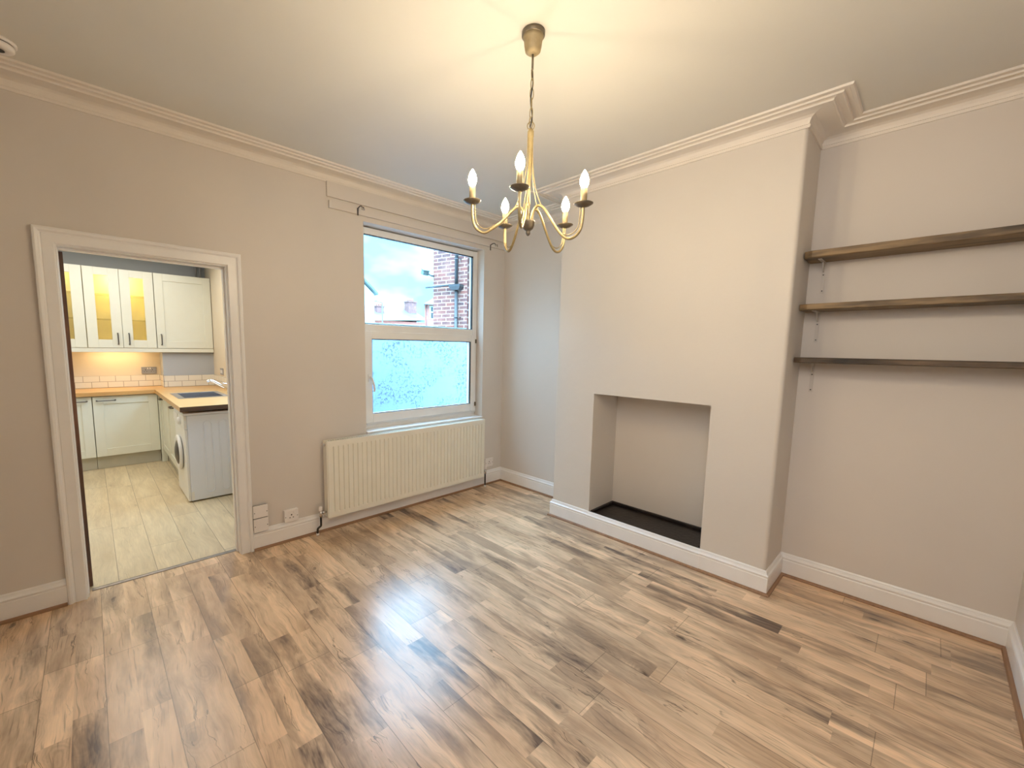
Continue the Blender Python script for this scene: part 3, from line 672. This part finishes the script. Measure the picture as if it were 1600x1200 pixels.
def baseunit_y(y0, y1, label, hy):
    t = thing('base_cabinet', label, 'cabinet', (-2.4, (y0 + y1) / 2, 0), 'kitchen base cabinets')
    part(MB().box(RF + .022, KX1 - .012, y0 + .001, y1 - .001, .150, .859 if y0 > 2.7 else .70), 'carcass', M['cab'], t)
    part(MB().box(RF + .045, RF + .06, y0 + .001, y1 - .001, .001, .149), 'plinth', M['kick'], t)
    shaker_y(t, y0 + .003, y1 - .003, .152, .850, RF, hy, .803)
    if y0 > 2.6: part(MB().box(-2.7195, -2.66, 3.2295, 3.2705, .002, .859), 'corner_post', M['cab'], t)
baseunit_y(2.655, 3.228, 'cream base cabinet on the right run, nearest the inner corner', (2.98, 3.10))
baseunit_y(1.985, 2.652, 'cream base cabinet under the sink beside the washing machine', (2.10, 2.23))
# worktop (L-shaped, with sink cut-out)
SX0, SX1, SY0, SY1 = -2.665, -2.200, 2.02, 2.655
wt = MB().box(KX0 + .001, -2.745, 3.218, KY - .012, .8605, .903)
wt.box(-2.745, BX0, 2.70, KY - .012, .8605, .903).box(BX0, KX1 - .010, 2.70, KY - .012, .8605, .903)
wt.box(-2.745, SX0 + .02, 1.325, 2.70, .8605, .903).box(SX1 - .02, KX1 - .010, 1.325, 2.70, .8605, .903)
wt.box(SX0 + .02, SX1 - .02, 1.325, SY0 + .02, .8605, .903).box(SX0 + .02, SX1 - .02, SY1 - .02, 2.70, .8605, .903)
wo = thing('worktop', 'orange oak L-shaped kitchen worktop with shade coloured into its dark end above the washer', 'worktop', (-2.7, 3.2, .86))
part(wt, 'worktop_slab', M['worktop'], wo)
part(MB().box(-2.747, KX1 - .010, 1.319, 1.3245, .8605, .9025), 'end_edge', M['worktop_end_shade'], wo)
# sink
sk = thing('kitchen_sink', 'stainless steel inset sink in the oak worktop', 'sink', (-2.43, 2.33, .904))
rm = MB().box(SX0, SX0 + .06, SY0, SY1, .9035, .907).box(SX1 - .05, SX1, SY0, SY1, .9035, .907).box(SX0 + .06, SX1 - .05, SY0, SY0 + .05, .9035, .907).box(SX0 + .06, SX1 - .05, SY1 - .05, SY1, .9035, .907)
part(rm, 'rim', M['steel'], sk, bevel=.001)
bw = MB(); x0, x1, y0, y1 = SX0 + .06, SX1 - .05, SY0 + .05, SY1 - .05
bw.box(x0, x0 + .002, y0, y1, .76, .9035).box(x1 - .002, x1, y0, y1, .76, .9035).box(x0, x1, y0, y0 + .002, .76, .9035).box(x0, x1, y1 - .002, y1, .76, .9035).box(x0, x1, y0, y1, .758, .761)
bw.lathe([(.03, .7612), (.022, .7625), (.01, .7622)], ((x0 + x1) / 2, (y0 + y1) / 2, 0), 20)
part(bw, 'bowl', M['steel'], sk)
# tap
tp = thing('kitchen_tap', 'chrome mixer tap with long angled spout over the sink', 'tap', (-2.12, 2.40, .904))
part(MB().lathe([(.026, .9035), (.026, .912), (.020, .916), (.020, .955), (.015, .965)], (-2.125, 2.40, 0), 20), 'tap_base', M['chrome'], tp)
part(MB().tube(spline([(-2.125, 2.40, .940), (-2.18, 2.40, .975), (-2.245, 2.40, 1.022), (-2.290, 2.40, 1.050), (-2.320, 2.40, 1.056), (-2.345, 2.40, 1.045)], 6), .0125, 12), 'spout', M['chrome'], tp)
part(MB().tube(spline([(-2.125, 2.40, .96), (-2.122, 2.40, .99), (-2.14, 2.40, 1.005), (-2.19, 2.40, 1.018)], 5), .007, 10), 'lever', M['chrome'], tp)
# sockets
plate(-2.818, -2.660, 1.066, 1.156, 'kitchen_socket', 'grey metal double socket on the cream kitchen wall under the cabinets', 'socket', y=KY - .0025, th=.009, kind='double', mat=M['greymetal'])
t = thing('wall_switch', 'grey metal double switch on the side wall above the sink end', 'switch', (KX1, 3.10, 1.07))
part(MB().box(KX1 - .009, KX1 - .0004, 3.01, 3.16, 1.072, 1.158), 'face_plate', M['greymetal'], t, bevel=.002)
for a in (3.035, 3.10): part(MB().box(KX1 - .012, KX1 - .009, a, a + .03, 1.095, 1.135), 'rocker', M['whitepl'], t)

# ------------------------------------------------------------------ washing machine
WX0, WX1, WY0, WY1 = -2.715, -2.12, 1.37, 1.955
wm = thing('washing_machine', 'white washing machine side-on at the end of the kitchen units', 'washing machine', ((WX0 + WX1) / 2, (WY0 + WY1) / 2, 0))
bd = MB().box(WX0 + .02, WX1, WY0, WY1, .012, .815)
part(bd, 'body', M['washer'], wm, bevel=.006)
part(MB().box(WX0 - .004, WX1, WY0 - .003, WY1 + .003, .816, .838), 'lid', M['washer'], wm, bevel=.006)
part(MB().box(WX0, WX0 + .0195, WY0 + .001, WY1 - .001, .014, .690), 'front_panel', M['washerf'], wm, bevel=.004)
part(MB().box(WX0 - .004, WX0 + .0195, WY0 + .001, WY1 - .001, .693, .815), 'control_panel', M['washerf'], wm, bevel=.004)
for cx_ in (-2.535, -2.41):
    pts = []; hw = .032; z0_, z1_ = .07, .755
    for k in range(13): a = pi * k / 12; pts.append((cx_ + hw * cos(a), WY0, z1_ - hw + hw * sin(a)))
    for k in range(13): a = pi + pi * k / 12; pts.append((cx_ + hw * cos(a), WY0, z0_ + hw + hw * sin(a)))
    part(MB().tube(pts, .0055, 8, closed=True), 'pressed_rib', M['washer'], wm)
part(MB().box(WX0 + .022, WX0 + .045, WY0 - .0015, WY0 + .002, .02, .10), 'side_clip', M['washerf'], wm)
WC = (WY0 + WY1) / 2
part(MB().lathe([(.150, .004), (.165, .010), (.170, .024), (.150, .034), (.120, .030), (.100, .018)], (WX0, WC, .43), 40, 'x'), 'door_ring', M['washerf'], wm)
part(MB().lathe([(.118, .026), (.10, .036), (.06, .046), (.01, .050)], (WX0, WC, .43), 32, 'x'), 'door_glass', M['pewter'], wm)
part(MB().lathe([(.036, 0), (.034, .016), (.028, .024), (.004, .026)], (WX0 - .004, WY0 + .19, .752), 24, 'x'), 'program_dial', M['washerf'], wm)
part(MB().box(WX0 - .012, WX0 - .004, WY0 + .33, WY1 - .03, .725, .80), 'detergent_drawer', M['washerf'], wm, bevel=.003)
for a in (WX0 + .05, WX1 - .05):
    for b in (WY0 + .05, WY1 - .05):
        part(MB().lathe([(.020, .0002), (.018, .012)], (a, b, 0), 14), 'foot', M['black'], wm)

# ------------------------------------------------------------------ outside
st(MB().box(-30, 60, .305, 70, -.6, -.45).build('ground', M['ground']))
yw = thing('yard_wall', 'white painted yard wall outside the lower window pane', 'wall', (.5, 2.05, -.45))
part(MB().box(-1.88, 2.62, 2.0, 2.18, -.45, 1.755), 'wall_face', M['yard'], yw)
part(MB().box(-1.88, 2.64, 1.965, 2.215, 1.756, 1.786), 'coping', M['slate'], yw, bevel=.006)
# neighbour's brick outrigger
d = Vector((.2588, -.9659)); nv = Vector((-.9659, -.2588)); A = Vector((2.24, 4.30))
def bp(s_, o_=0, z=0): q = A + d * s_ + nv * o_; return (q.x, q.y, z)
bh = thing('brick_building', 'red brick neighbouring building filling the right of the window view', 'building', bp(1, 0, -.45))
rotm = math.atan2(d.y, d.x)
def local_build(mb_boxes, name, mat, par, bevel=0):
    m = MB()
    for b in mb_boxes: m.box(*b)
    o = m.build(name, mat, bevel=bevel); o.parent = par
    o.rotation_euler = (0, 0, rotm); o.location = Vector(bp(0, 0, 0)) - Vector(par['_o']); return o
# local frame: x along the face toward the house, y = left of it (outward from the yard side is -y)
local_build([(0, 2.1, 0, 2.6, -.45, 5.2)], 'brick_wall', M['brick'], bh)
local_build([(-.2, 2.15, -.2, 2.7, 5.201, 5.32)], 'roof_edge', M['slate'], bh)
dp = thing('drainpipe', 'dark blue-grey drainpipe running up the brick building', 'pipe', bp(.66, .06, 1))
c_ = lambda s_, o_, z: bp(s_, o_, z)
part(MB().tube([c_(.655, .060, -.44), c_(.655, .060, 2.66)], .036, 14).tube([c_(.655, .060, 2.775), c_(.655, .060, 5.15)], .036, 14), 'pipe', M['pipeblue'], dp)
hp = [(.52, .005), (.80, .005), (.80, .15), (.52, .15)]; hp2 = [(.57, .012), (.75, .012), (.75, .12), (.57, .12)]
m = MB(); v = [bp(a, b, 2.765) for a, b in hp] + [bp(a, b, 2.72) for a, b in hp] + [bp(a, b, 2.655) for a, b in hp2]
m.add(v, [(0, 1, 2, 3), (8, 9, 10, 11)] + [(i, (i + 1) % 4, 4 + (i + 1) % 4, 4 + i) for i in range(4)] + [(4 + i, 4 + (i + 1) % 4, 8 + (i + 1) % 4, 8 + i) for i in range(4)])
part(m, 'hopper', M['pipeblue'], dp)
for z in (3.28, 2.1): part(MB().tube([c_(.60, .002, z), c_(.60, .06, z)], .01, 8).tube([c_(.73, .002, z), c_(.73, .06, z)], .01, 8).lathe([(.042, z - .015), (.042, z + .015)], c_(.655, .060, 0), 16), 'pipe_clip', M['pipeblue'], dp)
tag(MB().tube([c_(-.14, .075, 2.752), c_(.515, .075, 2.765)], .022, 12).build('gutter', M['pipeblue']), 'horizontal gutter pipe feeding the hopper on the brick building', 'gutter')
sl = thing('security_light', 'small security light on the corner of the brick building', 'light', bp(0, .02, 3.0))
part(MB().tube([bp(.03, .020, 2.99), bp(.0, .06, 2.995), bp(-.06, .10, 3.03)], .018, 10), 'bracket', M['pipeblue'], sl)
lv = Vector(bp(-.13, .12, 3.065)); R_ = Matrix.Rotation(radians(25), 4, 'X')
m = MB().box(-.07, .07, -.05, .05, -.05, .045).box(-.085, .085, -.06, .06, .045, .06); m.v = [tuple((R_ @ Vector(v)) + lv) for v in m.v]
part(m, 'lamp_head', M['slate'], sl, bevel=.01)
# terrace far away
th_ = thing('terraced_house', 'distant terrace row with long slate roof and brick chimneys', 'house', (16, 32, -.45))
part(MB().box(13.0, 20.5, 30.3, 37.5, -.45, 3.80), 'wall', M['pink'], th_)
rf = MB().add([(12.8, 30.0, 3.62), (20.7, 30.0, 4.02), (20.7, 33.5, 5.60), (12.8, 33.5, 4.90), (12.8, 37.8, 3.6), (20.7, 37.8, 3.9)], [(0, 1, 2, 3), (3, 2, 5, 4), (0, 3, 4), (1, 5, 2)])
part(rf, 'roof', M['slate'], th_)
for i in range(9): a = 13.3 + i * .78; part(MB().box(a, a + .42, 30.27, 30.299, 3.15, 3.55), 'window', M['render'], th_)
for x0, x1, z1 in ((16.15, 16.85, 5.10), (19.55, 20.45, 5.78)):
    k = part(MB().box(x0, x1, 31.6, 32.4, 3.9, z1).box(x0 - .06, x1 + .06, 31.54, 32.46, z1, z1 + .10), 'chimney', M['chimb'], th_)
    cpot = MB()
    for j in range(3): cpot.lathe([(.09, z1 + .1), (.07, z1 + .38)], (x0 + .16 + j * .24, 32.0, 0), 10)
    q = part(cpot, 'chimney_pot', M['pink'], th_); q.parent = k; q.location = (0, 0, 0)
ph = thing('corner_house', 'pink brick house with hipped roof beyond the yard', 'house', (11.5, 17, -.45))
part(MB().prism([(10.33, 16), (13.5, 16), (16.8, 20), (13.6, 20)], -.45, 3.80), 'wall', M['pink'], ph)
part(MB().add([(10.05, 15.7, 3.80), (13.8, 15.7, 3.80), (17.2, 20.3, 3.80), (13.4, 20.3, 3.80), (12.9, 17.5, 4.95), (13.7, 18.4, 4.95)], [(0, 1, 4), (1, 2, 5, 4), (2, 3, 5), (3, 0, 4, 5), (0, 3, 2, 1)]), 'roof', M['slate'], ph)
wn = part(MB().box(10.62, 11.05, 15.97, 15.999, 3.02, 3.74), 'window', M['render'], ph)
q = part(MB().box(10.72, 10.98, 15.955, 15.968, 3.08, 3.38).box(10.72, 10.98, 15.955, 15.968, 3.45, 3.68), 'pane', M['pipeblue'], ph); q.parent = wn; q.location = (0, 0, 0)
part(MB().tube([(10.43, 15.95, -.4), (10.43, 15.95, 3.79)], .03, 8), 'downpipe', M['chimb'], ph)
wh = thing('rendered_house', 'white rendered house with sloping slate roof edge at the left of the window view', 'house', (3, 15, -.45))
part(MB().prism([(.9, -.45), (5.06, -.45), (5.06, 3.50), (3.0, 5.3), (.9, 3.5)], 12.0, 18.0, f=xz), 'wall', M['render'], wh)
part(MB().prism([(5.16, 3.48), (5.16, 3.56), (3.0, 5.44), (.8, 3.56), (.8, 3.44), (3.0, 5.32)], 11.85, 18.1, f=xz), 'roof', M['slate'], wh)
sl2 = thing('street_lamp', 'thin grey street lamp in front of the terrace roof', 'lamp', (11.16, 22, -.45))
part(MB().tube([(11.16, 22, -.45), (11.16, 22, 4.35)], .035, 8), 'pole', M['slate'], sl2)
part(MB().tube([(11.16, 22, 4.35), (10.75, 22, 4.42)], .022, 8), 'arm', M['slate'], sl2)
part(MB().box(10.52, 10.76, 21.94, 22.06, 4.40, 4.45), 'lamp_head', M['slate'], sl2, bevel=.01)

# ------------------------------------------------------------------ lights
W = bpy.data.worlds.new('overcast_sky'); S.world = W; W.use_nodes = True; nt = W.node_tree; nt.nodes.clear()
out = nt.nodes.new('ShaderNodeOutputWorld'); bg = nt.nodes.new('ShaderNodeBackground'); L(nt, bg.outputs[0], out.inputs[0])
tc = nt.nodes.new('ShaderNodeTexCoord'); mp = mapping(nt, tc.outputs['Generated'], (2.6, 2.6, 5.5))
n = noise(nt, mp, 1.1, 4, .5)
sp = N(nt, 'ShaderNodeSeparateXYZ'); L(nt, tc.outputs['Generated'], sp.inputs[0])
f = math_(nt, 'ADD', n, math_(nt, 'MULTIPLY', math_(nt, 'POWER', math_(nt, 'MAXIMUM', sp.outputs[2], 0), 1.5), .75))
col = ramp(nt, f, [(.46, (.42, 1.9, 3.6)), (.56, (.9, 2.3, 3.8)), (.66, (1.6, 3.0, 4.4)), (.85, (5.6, 10.2, 15))])
L(nt, col, bg.inputs[0]); bg.inputs[1].default_value = .92
def area(name, loc, target, size, power, color, sy=None, spread=pi):
    l = bpy.data.lights.new(name, 'AREA'); l.energy = power; l.color = color; l.size = size
    if sy: l.shape = 'RECTANGLE'; l.size_y = sy
    l.spread = spread
    o = bpy.data.objects.new(name, l); COL.objects.link(o); o.location = loc
    o.rotation_euler = (Vector(target) - Vector(loc)).to_track_quat('-Z', 'Y').to_euler(); return o
def point(name, loc, power, color, rad=.03):
    l = bpy.data.lights.new(name, 'POINT'); l.energy = power; l.color = color; l.shadow_soft_size = rad
    o = bpy.data.objects.new(name, l); COL.objects.link(o); o.location = loc; return o
sn = bpy.data.lights.new('yard_fill_sun', 'SUN'); sn.energy = 4; sn.color = (.6, .85, 1); sn.angle = radians(30)  # daylight added under the overcast sky to brighten the yard wall
so = bpy.data.objects.new('yard_fill_sun', sn); COL.objects.link(so); so.rotation_euler = Vector((.45, .75, -.75)).to_track_quat('-Z', 'Y').to_euler(); so.location = (0, 0, 8)
# added unseen fills behind the camera and in the kitchen, then cabinet lamps
area('room_fill', (-3.4, -3.0, 2.35), (0, -2.7, 1.0), 1.1, 12, (1, .94, .88), None, radians(150))
area('kitchen_fill', (-3.2, 2.0, 2.58), (-3.2, 2.0, 0), 1.6, 29, (1, .95, .86), 2.4)  # unseen soft light added to brighten the kitchen
area('under_cabinet_lamp', (-3.05, 3.66, 1.395), (-3.05, 3.70, .9), .5, 1.6, (1, .72, .38), .06)
point('cabinet_lamp', (-2.99, 3.64, 2.26), 3.4, (1, .86, .46), .03)
point('cabinet_lamp_left', (-3.64, 3.64, 2.26), 1.6, (1, .92, .7), .03)

# ------------------------------------------------------------------ camera
cam = bpy.data.cameras.new('camera'); co = bpy.data.objects.new('camera', cam); COL.objects.link(co)
cam.sensor_width = 36; cam.lens = 655.39 / 1600 * 36; cam.clip_start = .02; cam.clip_end = 300
cam.shift_x = 49.05 / 1600; cam.shift_y = 17.91 / 1600
Rm = ((0.7323140007546027, 0.064961101269687, -0.6778615342535799), (-0.6807906540030441, 0.0925010666700467, -0.7266138163336913), (0.015501281266243878, 0.993591268070897, 0.11196473682535833))
co.matrix_world = Matrix.Translation((-3.3086, -3.2023, 1.4694)) @ Matrix(Rm).to_4x4()
S.camera = co
for o in S.objects:
    if '_o' in o: del o['_o']
S.view_settings.view_transform = 'Standard'; S.view_settings.look = 'None'; S.view_settings.exposure = .82; S.view_settings.gamma = 1
S.cycles.max_bounces = 8; S.cycles.diffuse_bounces = 5; S.cycles.transparent_max_bounces = 16; S.cycles.sample_clamp_indirect = 2.5; S.cycles.caustics_reflective = False; S.cycles.caustics_refractive = False; S.cycles.blur_glossy = 1.0
try: S.cycles.use_denoising = True
except Exception: pass
